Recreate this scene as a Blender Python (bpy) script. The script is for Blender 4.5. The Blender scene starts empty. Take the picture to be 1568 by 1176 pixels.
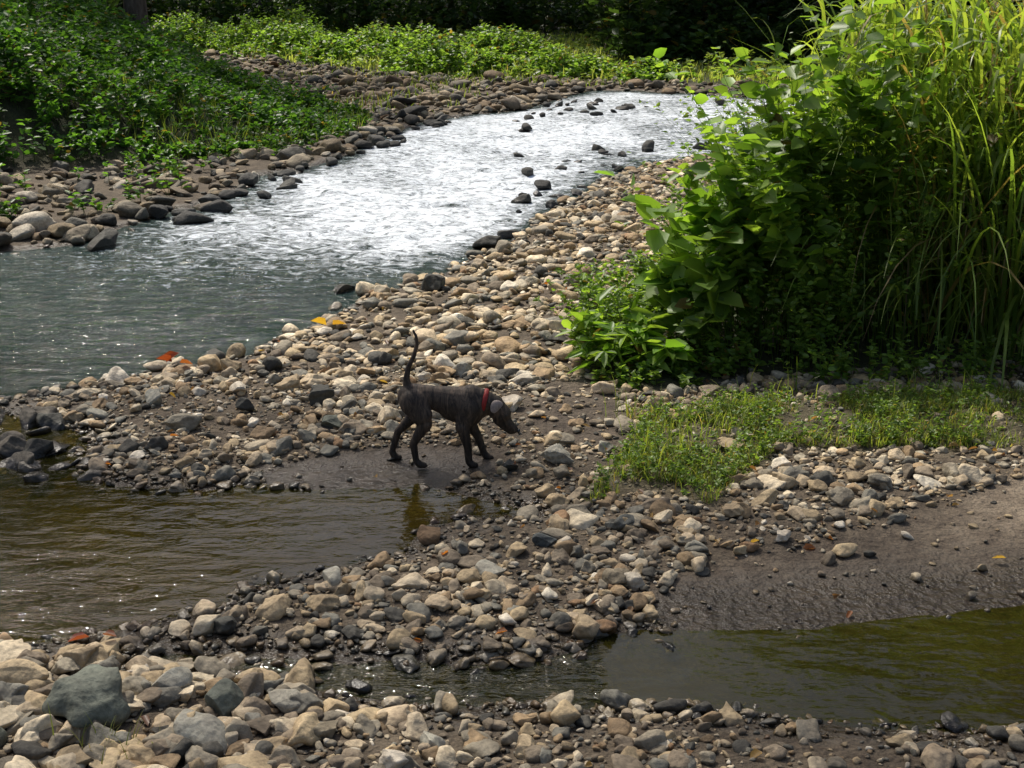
import bpy, bmesh, math, random
import numpy as np
from mathutils import Vector
rng = np.random.default_rng(11)
random.seed(5)
scene = bpy.context.scene
COL = scene.collection

# ------------------------------------------------------------------ helpers
def build(name, V, F, mat, col=None, smooth=True, parent=None):
    V = np.asarray(V, dtype=np.float32); F = np.asarray(F, dtype=np.int32)
    k = F.shape[1]; nf = F.shape[0]
    me = bpy.data.meshes.new(name)
    me.vertices.add(len(V)); me.vertices.foreach_set('co', V.ravel())
    me.loops.add(nf*k); me.loops.foreach_set('vertex_index', F.ravel())
    me.polygons.add(nf); me.polygons.foreach_set('loop_start', np.arange(nf, dtype=np.int32)*k)
    me.polygons.foreach_set('use_smooth', np.full(nf, smooth, dtype=bool))
    me.update(calc_edges=True)
    if col is not None:
        c = np.ones((len(V), 4), dtype=np.float32); c[:, :3] = col
        a = me.attributes.new('col', 'FLOAT_COLOR', 'POINT'); a.data.foreach_set('color', c.ravel())
    me.materials.append(mat)
    ob = bpy.data.objects.new(name, me); COL.objects.link(ob)
    if parent is not None: ob.parent = parent
    return ob

def empty(name, loc=(0, 0, 0)):
    e = bpy.data.objects.new(name, None); e.location = loc; COL.objects.link(e); return e

def vn(x, y, s=0):
    x = np.asarray(x, float); y = np.asarray(y, float)
    ix = np.floor(x).astype(np.int64); iy = np.floor(y).astype(np.int64)
    fx = x-ix; fy = y-iy
    fx = fx*fx*(3-2*fx); fy = fy*fy*(3-2*fy)
    def h(a, b):
        v = (a*374761393 + b*668265263 + s*1442695041) & 0xffffffff
        v = ((v ^ (v >> 13))*1274126177) & 0xffffffff
        return ((v ^ (v >> 16)) & 0xffffffff)/4294967296.0
    return (h(ix, iy)*(1-fx)+h(ix+1, iy)*fx)*(1-fy)+(h(ix, iy+1)*(1-fx)+h(ix+1, iy+1)*fx)*fy
def fbm(x, y, s=0, o=4):
    r = 0; a = .5; t = 0
    for i in range(o):
        r = r+a*vn(x*2**i, y*2**i, s+i*17); t += a; a *= .5
    return r/t
def sm(a, b, x):
    t = np.clip((np.asarray(x, float)-a)/(b-a), 0, 1); return t*t*(3-2*t)

def psd(x, y, poly):
    """signed distance, negative inside"""
    p = np.array(poly, float); n = len(p)
    d = np.full(x.shape, 1e18); ins = np.zeros(x.shape, bool)
    for i in range(n):
        a = p[i]; b = p[(i+1) % n]; e = b-a
        wx = x-a[0]; wy = y-a[1]
        t = np.clip((wx*e[0]+wy*e[1])/(e@e+1e-12), 0, 1)
        dx = wx-e[0]*t; dy = wy-e[1]*t
        d = np.minimum(d, dx*dx+dy*dy)
        c = (a[1] > y) != (b[1] > y)
        if abs(e[1]) > 1e-9:
            ins ^= c & (x < e[0]*(y-a[1])/e[1]+a[0])
    d = np.sqrt(d)
    return np.where(ins, -d, d)

# ------------------------------------------------------------------ site plan (metres)
near_bank = [(-30, 3), (-14, 6), (-8, 7), (-4.3, 8.1), (-3.55, 8.47), (-3.34, 8.63), (-2.82, 9.07), (-2.43, 9.48), (-2.07, 9.66), (-1.84, 10.17),
             (-1.62, 10.84), (-1.39, 11.87), (-.93, 12.46), (-.52, 13.46), (-.11, 14.6), (.4, 16.0), (.8, 17.6), (1.25, 19.4), (1.9, 20.8),
             (2.7, 22.2), (3.75, 22.9), (5.05, 23.2), (9, 24), (16, 26), (32, 31)]
far_bank = [(-30, 10), (-16, 12), (-9, 13), (-5.63, 13.9), (-4.9, 14.4), (-4.72, 15.7), (-4.5, 16.75), (-3.88, 18.9), (-3.97, 20.3), (-3.17, 22),
            (-2.85, 24.9), (-2.5, 27.5), (-1.7, 30.6), (-.45, 32.4), (.56, 33.5), (1.28, 36.2), (2.16, 40), (3.96, 40), (5.58, 38.6), (7.03, 37), (12, 37), (20, 41), (32, 46)]
RIVER = near_bank+far_bank[::-1]
POOL = [(-7, 5), (-3.2, 5), (-2.22, 4.99), (-1.94, 4.99), (-1.66, 5.13), (-1.36, 5.33), (-1.2, 5.59), (-.85, 5.76), (-.54, 5.95), (-.49, 6.22), (-.30, 6.40),
        (.12, 6.45), (-.05, 6.6), (-.35, 6.75), (-.54, 6.89), (-.72, 6.82), (-1.13, 6.78), (-1.45, 6.9), (-1.79, 6.78), (-2.30, 6.84), (-2.45, 7.05), (-2.60, 7.35), (-2.66, 7.75), (-3.0, 8.0), (-3.6, 8.2), (-7, 7.6)]
BROOK = [(-1.63, 4.93), (-1.25, 4.87), (-.91, 4.83), (-.61, 4.82), (-.23, 4.80), (.15, 4.84), (.30, 4.94), (.44, 5.1), (.73, 5.12), (1.19, 5.09), (1.66, 5.19), (2.36, 5.35),
         (3.5, 5.5), (5, 5.3), (5, 3.8), (3.2, 4.1), (1.94, 4.27), (1.53, 4.29), (1.05, 4.38), (.89, 4.44), (.3, 4.46), (-.01, 4.47), (-.48, 4.48), (-.64, 4.54), (-.95, 4.66), (-1.23, 4.73), (-1.6, 4.82)]
LEFTVEG = [(-30, 14), (-14, 16.7), (-8.1, 18.8), (-6.07, 20.3), (-5.1, 21.4), (-3.5, 24.9), (-2.9, 27.3), (-3.2, 29), (-5, 31), (-9, 34), (-16, 38), (-30, 42)]
FARVEG = [(-40, 62), (-13.3, 59.2), (-6.6, 50), (-3.9, 47.5), (-.5, 45), (2, 44.4), (5.9, 42.5), (8.5, 41.2), (20, 46), (50, 52), (60, 120), (-60, 120)]
RIGHTVEG = [(.45, 9.4), (.56, 8.75), (.97, 8.45), (1.61, 8.75), (2.44, 8.9), (3.9, 9.35), (12, 9.5), (14, 22), (6.5, 22), (4.6, 19), (3.3, 15.5), (2.2, 13), (1.3, 11.4), (.6, 10.2)]
GRASS = [(.41, 6.46), (.8, 6.65), (1.07, 6.4), (1.27, 6.7), (1.58, 7.25), (2.49, 7.3), (3.17, 7.25), (6, 7.2), (6, 8.7), (3.47, 8.4), (1.81, 8.2), (.93, 8.0), (.70, 7.35)]
MUDR = [(.83, 5.61), (1.11, 5.75), (1.53, 5.9), (2.22, 6.33), (2.95, 6.85), (6, 7.1), (6, 5.5), (2.36, 5.3), (1.66, 5.1), (.73, 5.0), (.62, 5.3)]
MUDD = [(-1.45, 6.85), (-1.42, 7.1), (-1.13, 7.32), (-.78, 7.44), (-.34, 7.48), (.0, 7.4), (-.1, 7.05), (-.35, 6.85), (-.72, 6.75)]
SOIL = [(.1, 8.5), (.05, 8.0), (.25, 7.5), (.55, 7.2), (.8, 7.6), (.75, 8.4), (.5, 8.8)]

def fields(x, y):
    x = np.asarray(x, float); y = np.asarray(y, float)
    s = np.clip(y/25, .25, 2)
    f = 2.2/s
    wx = x+(fbm(x*f, y*f, 3, 4)-.5)*.36*s
    wy = y+(fbm(x*f+9, y*f, 5, 4)-.5)*.36*s
    d = {}
    d['river'] = psd(wx, wy, RIVER); d['pool'] = psd(wx, wy, POOL); d['brook'] = psd(wx, wy, BROOK)
    d['w'] = np.minimum(np.minimum(d['river'], d['pool']), d['brook'])
    for k, p in (('lv', LEFTVEG), ('fv', FARVEG), ('rv', RIGHTVEG), ('gr', GRASS), ('mr', MUDR), ('md', MUDD), ('so', SOIL)):
        d[k] = psd(wx, wy, p)
    return d
def height(x, y, d=None):
    if d is None: d = fields(x, y)
    w = d['w']; L = np.maximum(w, 0)
    mud = np.maximum(sm(.15, -.1, d['mr']), sm(.1, -.08, d['md']))
    gravel = .07*(1-np.exp(-L/.3))+.05*(fbm(x*1.3, y*1.3, 21)-.5)*sm(0, .5, L)+.02*(fbm(x*7, y*7, 31, 3)-.5)*sm(0, .2, L)
    mudz = .075*(1-np.exp(-L/.9))+.012*(fbm(x*4, y*4, 33, 5)-.5)*sm(0, .2, L)
    z = np.where(w > 0, gravel*(1-mud)+mudz*mud, 0)
    depth = np.where(d['river'] < .02, .30, np.where(d['pool'] < .02, .16, .14))
    z = np.where(w <= 0, -depth*(1-np.exp(np.minimum(w, 0)/.5))-.0005, z)
    z = z+sm(.1, -1.2, d['rv'])*.22+sm(.1, -.4, d['gr'])*.05
    # left bank rising away from the river
    lb = np.clip(.12+(-x-4.6)*.34, .06, 2.7)+.2*(fbm(x*.5, y*.5, 41)-.5)
    z = z+lb*sm(.4, -2.3, d['lv'])+np.where(x < -2, .10*sm(.3, 3, L)*sm(12, 15, y)*sm(34, 30, y), 0)
    # far meadow and hillside
    z = z+.026*np.clip(y-46, 0, 34)+.35*(fbm(x*.15, y*.15, 51)-.4)*sm(50, 60, y)
    z = z+.30*np.clip(y-92, 0, 60)*sm(92, 104, y)+.25*np.clip(x-22, 0, 40)*sm(22, 30, x)*sm(8, 0, y-55)*sm(.2, 3, L)
    z = z+.2*np.clip(-x-20, 0, 40)*sm(18, 28, -x)*sm(.2, 3, L)
    return z

# ------------------------------------------------------------------ materials
def mat_new(name):
    m = bpy.data.materials.new(name); m.use_nodes = True
    nt = m.node_tree; nt.nodes.clear()
    return m, nt, nt.nodes, nt.links
def N(ns, t, **kw):
    n = ns.new(t)
    for k, v in kw.items(): setattr(n, k, v)
    return n
def principled(nt, base=None, rough=.8, spec=.3):
    ns = nt.nodes; p = ns.new('ShaderNodeBsdfPrincipled')
    if base is not None: p.inputs['Base Color'].default_value = (*base, 1)
    p.inputs['Roughness'].default_value = rough
    p.inputs['Specular IOR Level'].default_value = spec
    o = ns.new('ShaderNodeOutputMaterial'); nt.links.new(p.outputs[0], o.inputs[0])
    return p, o
def ramp(ns, pts):
    r = ns.new('ShaderNodeValToRGB'); e = r.color_ramp.elements
    while len(e) < len(pts): e.new(.5)
    for i, (pos, c) in enumerate(pts):
        e[i].position = pos; e[i].color = (*c, 1) if len(c) == 3 else c
    return r
def noise(ns, ls, vec, scale, detail=4, rough=.55):
    n = ns.new('ShaderNodeTexNoise'); n.inputs['Scale'].default_value = scale
    n.inputs['Detail'].default_value = detail; n.inputs['Roughness'].default_value = rough
    ls.new(vec, n.inputs['Vector']); return n
def mul(ns, ls, a, b, fac=1.0, mode='MULTIPLY'):
    m = ns.new('ShaderNodeMix'); m.data_type = 'RGBA'; m.blend_type = mode
    if isinstance(fac, (int, float)): m.inputs[0].default_value = fac
    else: ls.new(fac, m.inputs[0])
    for i, v in ((6, a), (7, b)):
        if isinstance(v, tuple): m.inputs[i].default_value = (*v, 1)
        else: ls.new(v, m.inputs[i])
    return m.outputs[2]
def maprange(ns, ls, v, a, b, c, d):
    m = ns.new('ShaderNodeMapRange'); ls.new(v, m.inputs[0])
    for i, q in enumerate((a, b, c, d)): m.inputs[i+1].default_value = q
    return m.outputs[0]
def math2(ns, ls, op, a, b):
    m = N(ns, 'ShaderNodeMath', operation=op)
    for i, v in ((0, a), (1, b)):
        if isinstance(v, (int, float)): m.inputs[i].default_value = v
        else: ls.new(v, m.inputs[i])
    return m.outputs[0]

def wet_surface(name, fine, bumpd, rough_dry, speck, dark=.38, zwet=.028):
    m, nt, ns, ls = mat_new(name)
    p, o = principled(nt, rough=rough_dry, spec=.35)
    geo = N(ns, 'ShaderNodeNewGeometry'); sep = N(ns, 'ShaderNodeSeparateXYZ'); ls.new(geo.outputs['Position'], sep.inputs[0])
    at = N(ns, 'ShaderNodeAttribute', attribute_name='col')
    n1 = noise(ns, ls, geo.outputs['Position'], fine, 4, .7)
    r1 = ramp(ns, [(.3, (1-speck,)*3), (.5, (1, 1, 1)), (.72, (1+speck*.8,)*3)])
    ls.new(n1.outputs[0], r1.inputs[0])
    n2 = noise(ns, ls, geo.outputs['Position'], fine*.16, 3)
    r2 = ramp(ns, [(.35, (.69, .65, .60)), (.65, (1.15, 1.12, 1.04))]); ls.new(n2.outputs[0], r2.inputs[0])
    c = mul(ns, ls, at.outputs['Color'], r1.outputs[0]); c = mul(ns, ls, c, r2.outputs[0])
    add = N(ns, 'ShaderNodeMath', operation='MULTIPLY_ADD'); ls.new(n2.outputs[0], add.inputs[0]); add.inputs[1].default_value = -.03; ls.new(sep.outputs[2], add.inputs[2])
    w = maprange(ns, ls, add.outputs[0], zwet-.022, zwet, 1, 0)
    c = mul(ns, ls, c, (dark, dark*.97, dark*.92), w)
    ls.new(c, p.inputs['Base Color'])
    ls.new(maprange(ns, ls, w, 0, 1, rough_dry, .2), p.inputs['Roughness'])
    b = N(ns, 'ShaderNodeBump'); b.inputs['Strength'].default_value = .8; b.inputs['Distance'].default_value = bumpd
    ls.new(n1.outputs[0], b.inputs['Height'])
    b2 = N(ns, 'ShaderNodeBump'); b2.inputs['Strength'].default_value = .8; b2.inputs['Distance'].default_value = bumpd*3
    n3 = noise(ns, ls, geo.outputs['Position'], fine*.35, 2, .6); ls.new(n3.outputs[0], b2.inputs['Height'])
    ls.new(b.outputs[0], b2.inputs['Normal']); ls.new(b2.outputs[0], p.inputs['Normal'])
    return m
M_stone = wet_surface('stone', 38, .008, .8, .4, .34, .036)
M_ground = wet_surface('riverbed_soil', 60, .012, .9, .5, .45, .024)

def foliage_mat(name, trans=.4, gloss=.25, tint=(1.5, 1.35, .6)):
    m, nt, ns, ls = mat_new(name)
    p = ns.new('ShaderNodeBsdfPrincipled'); p.inputs['Roughness'].default_value = .42
    p.inputs['Specular IOR Level'].default_value = gloss
    at = N(ns, 'ShaderNodeAttribute', attribute_name='col')
    c = at.outputs['Color']
    ls.new(c, p.inputs['Base Color'])
    t = ns.new('ShaderNodeBsdfTranslucent'); ct = mul(ns, ls, c, tint); ls.new(ct, t.inputs[0])
    mx = ns.new('ShaderNodeMixShader'); mx.inputs[0].default_value = trans
    ls.new(p.outputs[0], mx.inputs[1]); ls.new(t.outputs[0], mx.inputs[2])
    o = ns.new('ShaderNodeOutputMaterial'); ls.new(mx.outputs[0], o.inputs[0])
    return m
M_leaf = foliage_mat('leaf_green', .52, .4, (2.0, 1.95, .8))
M_leafdark = foliage_mat('forest_leaf', .35, .2, (1.5, 1.5, .7))

def bark_mat():
    m, nt, ns, ls = mat_new('bark'); p, o = principled(nt, rough=.9, spec=.2)
    geo = N(ns, 'ShaderNodeNewGeometry'); mp = N(ns, 'ShaderNodeMapping'); mp.inputs['Scale'].default_value = (6, 6, 1.2)
    ls.new(geo.outputs['Position'], mp.inputs[0]); n = noise(ns, ls, mp.outputs[0], 2.5, 6, .7)
    r = ramp(ns, [(.3, (.035, .027, .02)), (.55, (.10, .08, .06)), (.75, (.17, .15, .12))]); ls.new(n.outputs[0], r.inputs[0]); ls.new(r.outputs[0], p.inputs[0])
    b = N(ns, 'ShaderNodeBump'); b.inputs['Distance'].default_value = .03; ls.new(n.outputs[0], b.inputs['Height']); ls.new(b.outputs[0], p.inputs['Normal'])
    return m
M_bark = bark_mat()

def water_mat():
    m, nt, ns, ls = mat_new('river_water')
    geo = N(ns, 'ShaderNodeNewGeometry')
    at = N(ns, 'ShaderNodeAttribute', attribute_name='col')   # r = rapids, g = gentle flow, b = murk
    sep = N(ns, 'ShaderNodeSeparateColor'); ls.new(at.outputs['Color'], sep.inputs[0])
    mp = N(ns, 'ShaderNodeMapping'); mp.inputs['Rotation'].default_value = (0, 0, math.radians(15)); mp.inputs['Scale'].default_value = (1, 1.3, 1)
    ls.new(geo.outputs['Position'], mp.inputs[0])
    mp2 = N(ns, 'ShaderNodeMapping'); mp2.inputs['Rotation'].default_value = (0, 0, math.radians(-8)); mp2.inputs['Scale'].default_value = (.8, 1.9, 1)
    ls.new(geo.outputs['Position'], mp2.inputs[0])
    nA = noise(ns, ls, mp.outputs[0], 3.0, 3, .6); nA.inputs['Distortion'].default_value = .6
    nB = noise(ns, ls, mp2.outputs[0], 4.2, 4, .58); nB.inputs['Distortion'].default_value = .5
    nC = noise(ns, ls, mp.outputs[0], 6, 2, .5)
    b1 = N(ns, 'ShaderNodeBump'); ls.new(nA.outputs[0], b1.inputs['Height']); b1.inputs['Strength'].default_value = 1
    ls.new(maprange(ns, ls, sep.outputs[0], 0, 1, .0, .22), b1.inputs['Distance'])
    b2 = N(ns, 'ShaderNodeBump'); ls.new(nB.outputs[0], b2.inputs['Height']); b2.inputs['Strength'].default_value = 1
    ls.new(maprange(ns, ls, sep.outputs[1], 0, 1, .001, .17), b2.inputs['Distance']); ls.new(b1.outputs[0], b2.inputs['Normal'])
    b3 = N(ns, 'ShaderNodeBump'); ls.new(nC.outputs[0], b3.inputs['Height']); b3.inputs['Strength'].default_value = 1; b3.inputs['Distance'].default_value = .007
    ls.new(b2.outputs[0], b3.inputs['Normal'])
    nrm = b3.outputs[0]
    fr = N(ns, 'ShaderNodeFresnel'); fr.inputs[0].default_value = 1.33; ls.new(nrm, fr.inputs['Normal'])
    gl = ns.new('ShaderNodeBsdfGlossy'); ls.new(nrm, gl.inputs['Normal'])
    ls.new(maprange(ns, ls, sep.outputs[1], 0, 1, .02, .09), gl.inputs['Roughness'])
    # whitewater, with sky reflection and sparkle painted in as white patches
    nf = noise(ns, ls, mp.outputs[0], 5.0, 7, .8); nf.inputs['Distortion'].default_value = 1.2
    th = N(ns, 'ShaderNodeMath', operation='MULTIPLY_ADD'); ls.new(sep.outputs[0], th.inputs[0]); th.inputs[1].default_value = .26; ls.new(nf.outputs[0], th.inputs[2])
    foam_sheen = maprange(ns, ls, th.outputs[0], .60, .78, 0, .95)
    foam_sheen = math2(ns, ls, 'MULTIPLY', foam_sheen, maprange(ns, ls, sep.outputs[0], .02, .22, 0, 1))
    df = ns.new('ShaderNodeBsdfDiffuse')
    murk = mul(ns, ls, (.050, .048, .010), (.013, .030, .027), maprange(ns, ls, sep.outputs[1], .3, .6, 0, 1), 'MIX')
    ls.new(mul(ns, ls, murk, (.72, .77, .82), foam_sheen, 'MIX'), df.inputs[0])
    tr = ns.new('ShaderNodeBsdfTransparent'); tr.inputs[0].default_value = (.62, .55, .24, 1)
    mx1 = ns.new('ShaderNodeMixShader'); ls.new(tr.outputs[0], mx1.inputs[1]); ls.new(df.outputs[0], mx1.inputs[2])
    ls.new(math2(ns, ls, 'MAXIMUM', sep.outputs[2], foam_sheen), mx1.inputs[0])
    mx2 = ns.new('ShaderNodeMixShader'); ls.new(mx1.outputs[0], mx2.inputs[1]); ls.new(gl.outputs[0], mx2.inputs[2])
    inv = N(ns, 'ShaderNodeMath', operation='MULTIPLY_ADD'); ls.new(foam_sheen, inv.inputs[0]); inv.inputs[1].default_value = -.7; inv.inputs[2].default_value = 1
    ls.new(math2(ns, ls, 'MULTIPLY', fr.outputs[0], inv.outputs[0]), mx2.inputs[0])
    o = ns.new('ShaderNodeOutputMaterial'); ls.new(mx2.outputs[0], o.inputs[0])
    return m
M_water = water_mat()

# ------------------------------------------------------------------ terrain sheet
def axis(segs):
    out = []
    for a, b, s0, s1 in segs:
        v = a
        while v < b-1e-6:
            out.append(v); t = (v-a)/(b-a); v += s0+(s1-s0)*t
    out.append(segs[-1][1]); return np.array(out)
ys = axis([(-30, 3.2, 3, .2), (3.2, 9.2, .034, .04), (9.2, 26, .05, .12), (26, 60, .14, .5), (60, 110, .7, 2.5), (110, 400, 4, 40)])
xp = axis([(0, 3.6, .036, .045), (3.6, 12, .06, .4), (12, 45, .5, 2), (45, 300, 4, 40)])
xs = np.concatenate([-xp[::-1], xp[1:]])
def grid(xs, ys):
    X, Y = np.meshgrid(xs, ys); nx = len(xs); ny = len(ys)
    i = np.arange(nx-1)[None, :]+np.arange(ny-1)[:, None]*nx
    F = np.stack([i, i+1, i+1+nx, i+nx], -1).reshape(-1, 4)
    return X.ravel(), Y.ravel(), F
gx, gy, gF = grid(xs, ys)
gd = fields(gx, gy); gz = height(gx, gy, gd)
c = np.tile(np.array([.097, .077, .055]), (len(gx), 1))
def blend(c, w, col): return c*(1-w[:, None])+np.array(col)*w[:, None]
c *= (.65+.7*fbm(gx*2.5, gy*2.5, 77))[:, None]
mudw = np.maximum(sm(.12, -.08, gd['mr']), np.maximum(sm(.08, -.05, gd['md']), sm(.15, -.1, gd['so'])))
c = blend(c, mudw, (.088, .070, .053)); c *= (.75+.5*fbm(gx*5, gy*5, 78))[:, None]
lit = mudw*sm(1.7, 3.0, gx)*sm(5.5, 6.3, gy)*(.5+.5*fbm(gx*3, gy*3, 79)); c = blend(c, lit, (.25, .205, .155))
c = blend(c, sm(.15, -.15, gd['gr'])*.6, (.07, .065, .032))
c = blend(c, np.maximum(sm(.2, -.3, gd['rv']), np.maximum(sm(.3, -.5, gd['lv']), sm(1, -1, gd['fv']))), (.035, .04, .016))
c = blend(c, sm(.02, -.1, gd['w']), (.17, .11, .04))
c = blend(c, sm(.02, -.1, gd['brook']), (.09, .08, .03))
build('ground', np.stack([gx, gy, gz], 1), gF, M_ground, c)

# ------------------------------------------------------------------ water sheet
wxs = xs[(xs > -31) & (xs < 33)]; wys = ys[(ys > 3) & (ys < 49)]
x, y, F = grid(wxs, wys)
d = fields(x, y)
rap = sm(8.8, 16, y+.45*x)*sm(0.1, -.4, d['river'])*(.75+.25*sm(-.3, -1.0, d['river']))
rap *= .40+1.05*fbm(x*.55, y*.35, 91, 3)
rap = np.clip(rap*sm(43, 38, y), 0, 1)
flow = np.where(d['river'] < .1, .6+.4*sm(9, 13, y), 0)
flow = np.maximum(flow, np.where((d['brook'] < .1) & (x < .4), .42, 0))
flow = np.maximum(flow, np.where(d['pool'] < .1, .05+.2*sm(-1, -2.2, x)*sm(6.4, 5.4, y), .02))
murk = np.where(d['river'] < .1, .8, np.where(d['pool'] < .1, .22, .30))
wave = (fbm(x*1.5, y*1.8, 61, 5)-.5)*.16*rap+(fbm(x*2.0, y*3.6, 63, 3)-.5)*.055*flow*sm(.0, -.6, d['river'])
keep = (d['w'] < .35)[F].all(1)
used = np.unique(F[keep]); remap = -np.ones(len(x), int); remap[used] = np.arange(len(used))
build('river', np.stack([x, y, wave], 1)[used], remap[F[keep]], M_water, np.stack([rap, flow, murk], 1)[used])

# ------------------------------------------------------------------ stones
def ico(sub):
    bm = bmesh.new(); bmesh.ops.create_icosphere(bm, subdivisions=sub, radius=1)
    V = np.array([v.co[:] for v in bm.verts]); F = np.array([[v.index for v in f.verts] for f in bm.faces]); bm.free()
    return V, F
def proto(sub, r):
    V, F = ico(sub); V = V.copy()
    for i in range(11):
        n = r.normal(size=3); n /= np.linalg.norm(n); cc = r.uniform(.48, .82)
        V -= np.maximum(0, V@n-cc)[:, None]*n*.93
    for i in range(6):
        k = r.normal(size=3)*r.uniform(1.5, 4.5); V = V*(1+.04*np.sin(V@k+r.uniform(0, 6)))[:, None]
    return V/np.abs(V).max(), F
P1 = [proto(2, rng) for i in range(6)]; P2 = [proto(3, rng) for i in range(14)]; P3 = [proto(4, rng) for i in range(10)]
PM = [proto(2, rng) for i in range(12)]
PAL = np.array([[.42, .33, .205], [.295, .262, .20], [.56, .48, .35], [.30, .215, .125], [.185, .178, .15], [.070, .067, .057], [.23, .187, .135], [.48, .39, .27], [.68, .62, .51], [.26, .16, .085]])
PW = np.array([.19, .16, .13, .12, .11, .08, .12, .08, .035, .015]); PW /= PW.sum()
def stones(name, xy, size, protos, cols=None, sink=.3, flat=(.42, .8), z=None, r=rng, parent=None, cs=1.0):
    n = len(xy); 
    if z is None: z = height(xy[:, 0], xy[:, 1])
    if cols is None: cols = PAL[r.choice(len(PAL), n, p=PW)]*r.uniform(.7, 1.2, (n, 1))*np.reshape(cs, (-1, 1))
    sx = size*r.uniform(.95, 1.4, n); sy = size*r.uniform(.7, 1.05, n); sz = size*r.uniform(*flat, n)
    yaw = r.uniform(0, 6.283, n); tl = r.normal(0, .25, n); tm = r.normal(0, .25, n)
    pi = r.integers(0, len(protos), n)
    Vs = []; Fs = []; Cs = []; off = 0
    for k, (V, F) in enumerate(protos):
        s = np.where(pi == k)[0]
        if not len(s): continue
        v = V[None]*np.stack([sx[s], sy[s], sz[s]], 1)[:, None, :]
        a, b = np.cos(tl[s])[:, None], np.sin(tl[s])[:, None]
        Y = v[..., 1]*a-v[..., 2]*b; Z = v[..., 1]*b+v[..., 2]*a; X = v[..., 0]
        a, b = np.cos(tm[s])[:, None], np.sin(tm[s])[:, None]
        X, Z = X*a+Z*b, -X*b+Z*a
        a, b = np.cos(yaw[s])[:, None], np.sin(yaw[s])[:, None]
        X, Y = X*a-Y*b, X*b+Y*a
        w = np.stack([X+xy[s, 0][:, None], Y+xy[s, 1][:, None], Z+(z[s]+sz[s]*(1-2*sink))[:, None]], -1)
        Vs.append(w.reshape(-1, 3)); Fs.append((F[None]+(np.arange(len(s))*len(V))[:, None, None]+off).reshape(-1, 3))
        Cs.append(np.repeat(cols[s], len(V), 0)); off += len(s)*len(V)
    return build(name, np.concatenate(Vs), np.concatenate(Fs), M_stone, np.concatenate(Cs), True, parent)
def scatter(n, x0, x1, y0, y1, prob):
    x = rng.uniform(x0, x1, n); y = rng.uniform(y0, y1, n); d = fields(x, y)
    k = rng.uniform(size=n) < prob(x, y, d)
    return np.stack([x[k], y[k]], 1)
def pr(wmin, mudp, patch=.35, grp=.12):
    def f(x, y, d):
        p = np.where(d['w'] > wmin, 1., 0.)
        p = np.where((d['w'] <= .0) & (d['w'] > wmin), .5, p)
        p *= np.where(d['mr'] < 0, mudp, 1)*np.where(d['md'] < -.02, mudp*.3, 1)*np.where(d['gr'] < 0, grp, 1)*np.where(d['rv'] < 0, .05, 1)*np.where(d['so'] < 0, .25, 1)
        p *= np.where(d['lv'] < 0, .0, 1)*np.where(d['fv'] < 0, .0, 1)
        p *= patch+(1-patch)*sm(.36, .56, fbm(x*1.7, y*1.7, 101, 3))
        return p
    return f
# near shore gravel
nc = lambda q: .84+.22*sm(5.8, 8, q[:, 1])  # nearest stones toned darker: foreground shade put into their colour
q = scatter(36000, -4.2, 5, 3.4, 9, pr(-.06, .08, .6, .3)); stones('pebble_bed', q, rng.lognormal(math.log(.0135), .35, len(q)), P1, sink=.25, cs=nc(q)*.9)
q = scatter(9500, -4.2, 5, 3.4, 9, pr(-.08, .05, .35)); stones('river_stones', q, np.clip(rng.lognormal(math.log(.031), .35, len(q)), .015, .07), P2, sink=.25, cs=nc(q))
q = scatter(1500, -4.2, 4.5, 3.6, 9, pr(-.06, .02, .1, .05)); stones('river_cobbles', q, rng.uniform(.048, .085, len(q))*np.where(q[:, 1] < 6, .85, 1.1), P3, sink=.32, cs=nc(q))
q = scatter(300, -2.6, -.5, 3.7, 4.85, lambda x, y, d: np.where(d['w'] > .02, sm(-.4, -1.2, x), 0.)); stones('river_cobbles', q, rng.uniform(.055, .095, len(q)), P3, sink=.3, cs=.95)
q = scatter(150, -4.2, -2.4, 6.9, 8.4, lambda x, y, d: np.where((d['w'] < .05) & (d['river'] > -.05), .55, 0.)); stones('wet_rocks', q, rng.uniform(.05, .13, len(q)), P3, cols=np.array([.09, .08, .065])*rng.uniform(.6, 1.8, (len(q), 1)), z=np.full(len(q), -.04), sink=.2)
# mid gravel bar
q = scatter(36000, -5, 7, 9, 24, lambda x, y, d: pr(-.05, .3, .6)(x, y, d)*(d['river'] < 7)*(x > -4.5)*(np.where(d['river'] > 0, 1, .5)))
q = q[(q[:, 0] > -4+(q[:, 1]-9)*.18)]
stones('river_stones', q, np.clip(rng.lognormal(math.log(.036), .42, len(q)), .018, .11), PM, sink=.25, cs=1.1)
q = scatter(2600, -4, 7, 9, 24, lambda x, y, d: pr(-.25, .3, .2)(x, y, d)); q = q[(q[:, 0] > -3.6+(q[:, 1]-9)*.18)]
stones('river_cobbles', q, rng.uniform(.07, .125, len(q)), P2, sink=.3, cs=1.1)
# left bank stones and far bar
q = scatter(7000, -16, -1, 12.5, 31, lambda x, y, d: pr(-.3, .3, .45)(x, y, d)*(x < -1.5)*(d['lv'] > -.2)); q = q[q[:, 0] < -2.4+.0*(q[:, 1])]
stones('bank_stones', q, np.clip(rng.lognormal(math.log(.085), .5, len(q)), .035, .28), P2, sink=.28, cs=.55)
q = scatter(20000, -22, 12, 26, 60, lambda x, y, d: pr(-.5, .3, .4)(x, y, d)*np.where(d['w'] < 0, .4, 1)*(1-sm(4, 12, x)*.5))
stones('gravel_bar_stones', q, np.clip(rng.lognormal(math.log(.085), .5, len(q)), .05, .34), PM, sink=.25, cs=.58)
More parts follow.
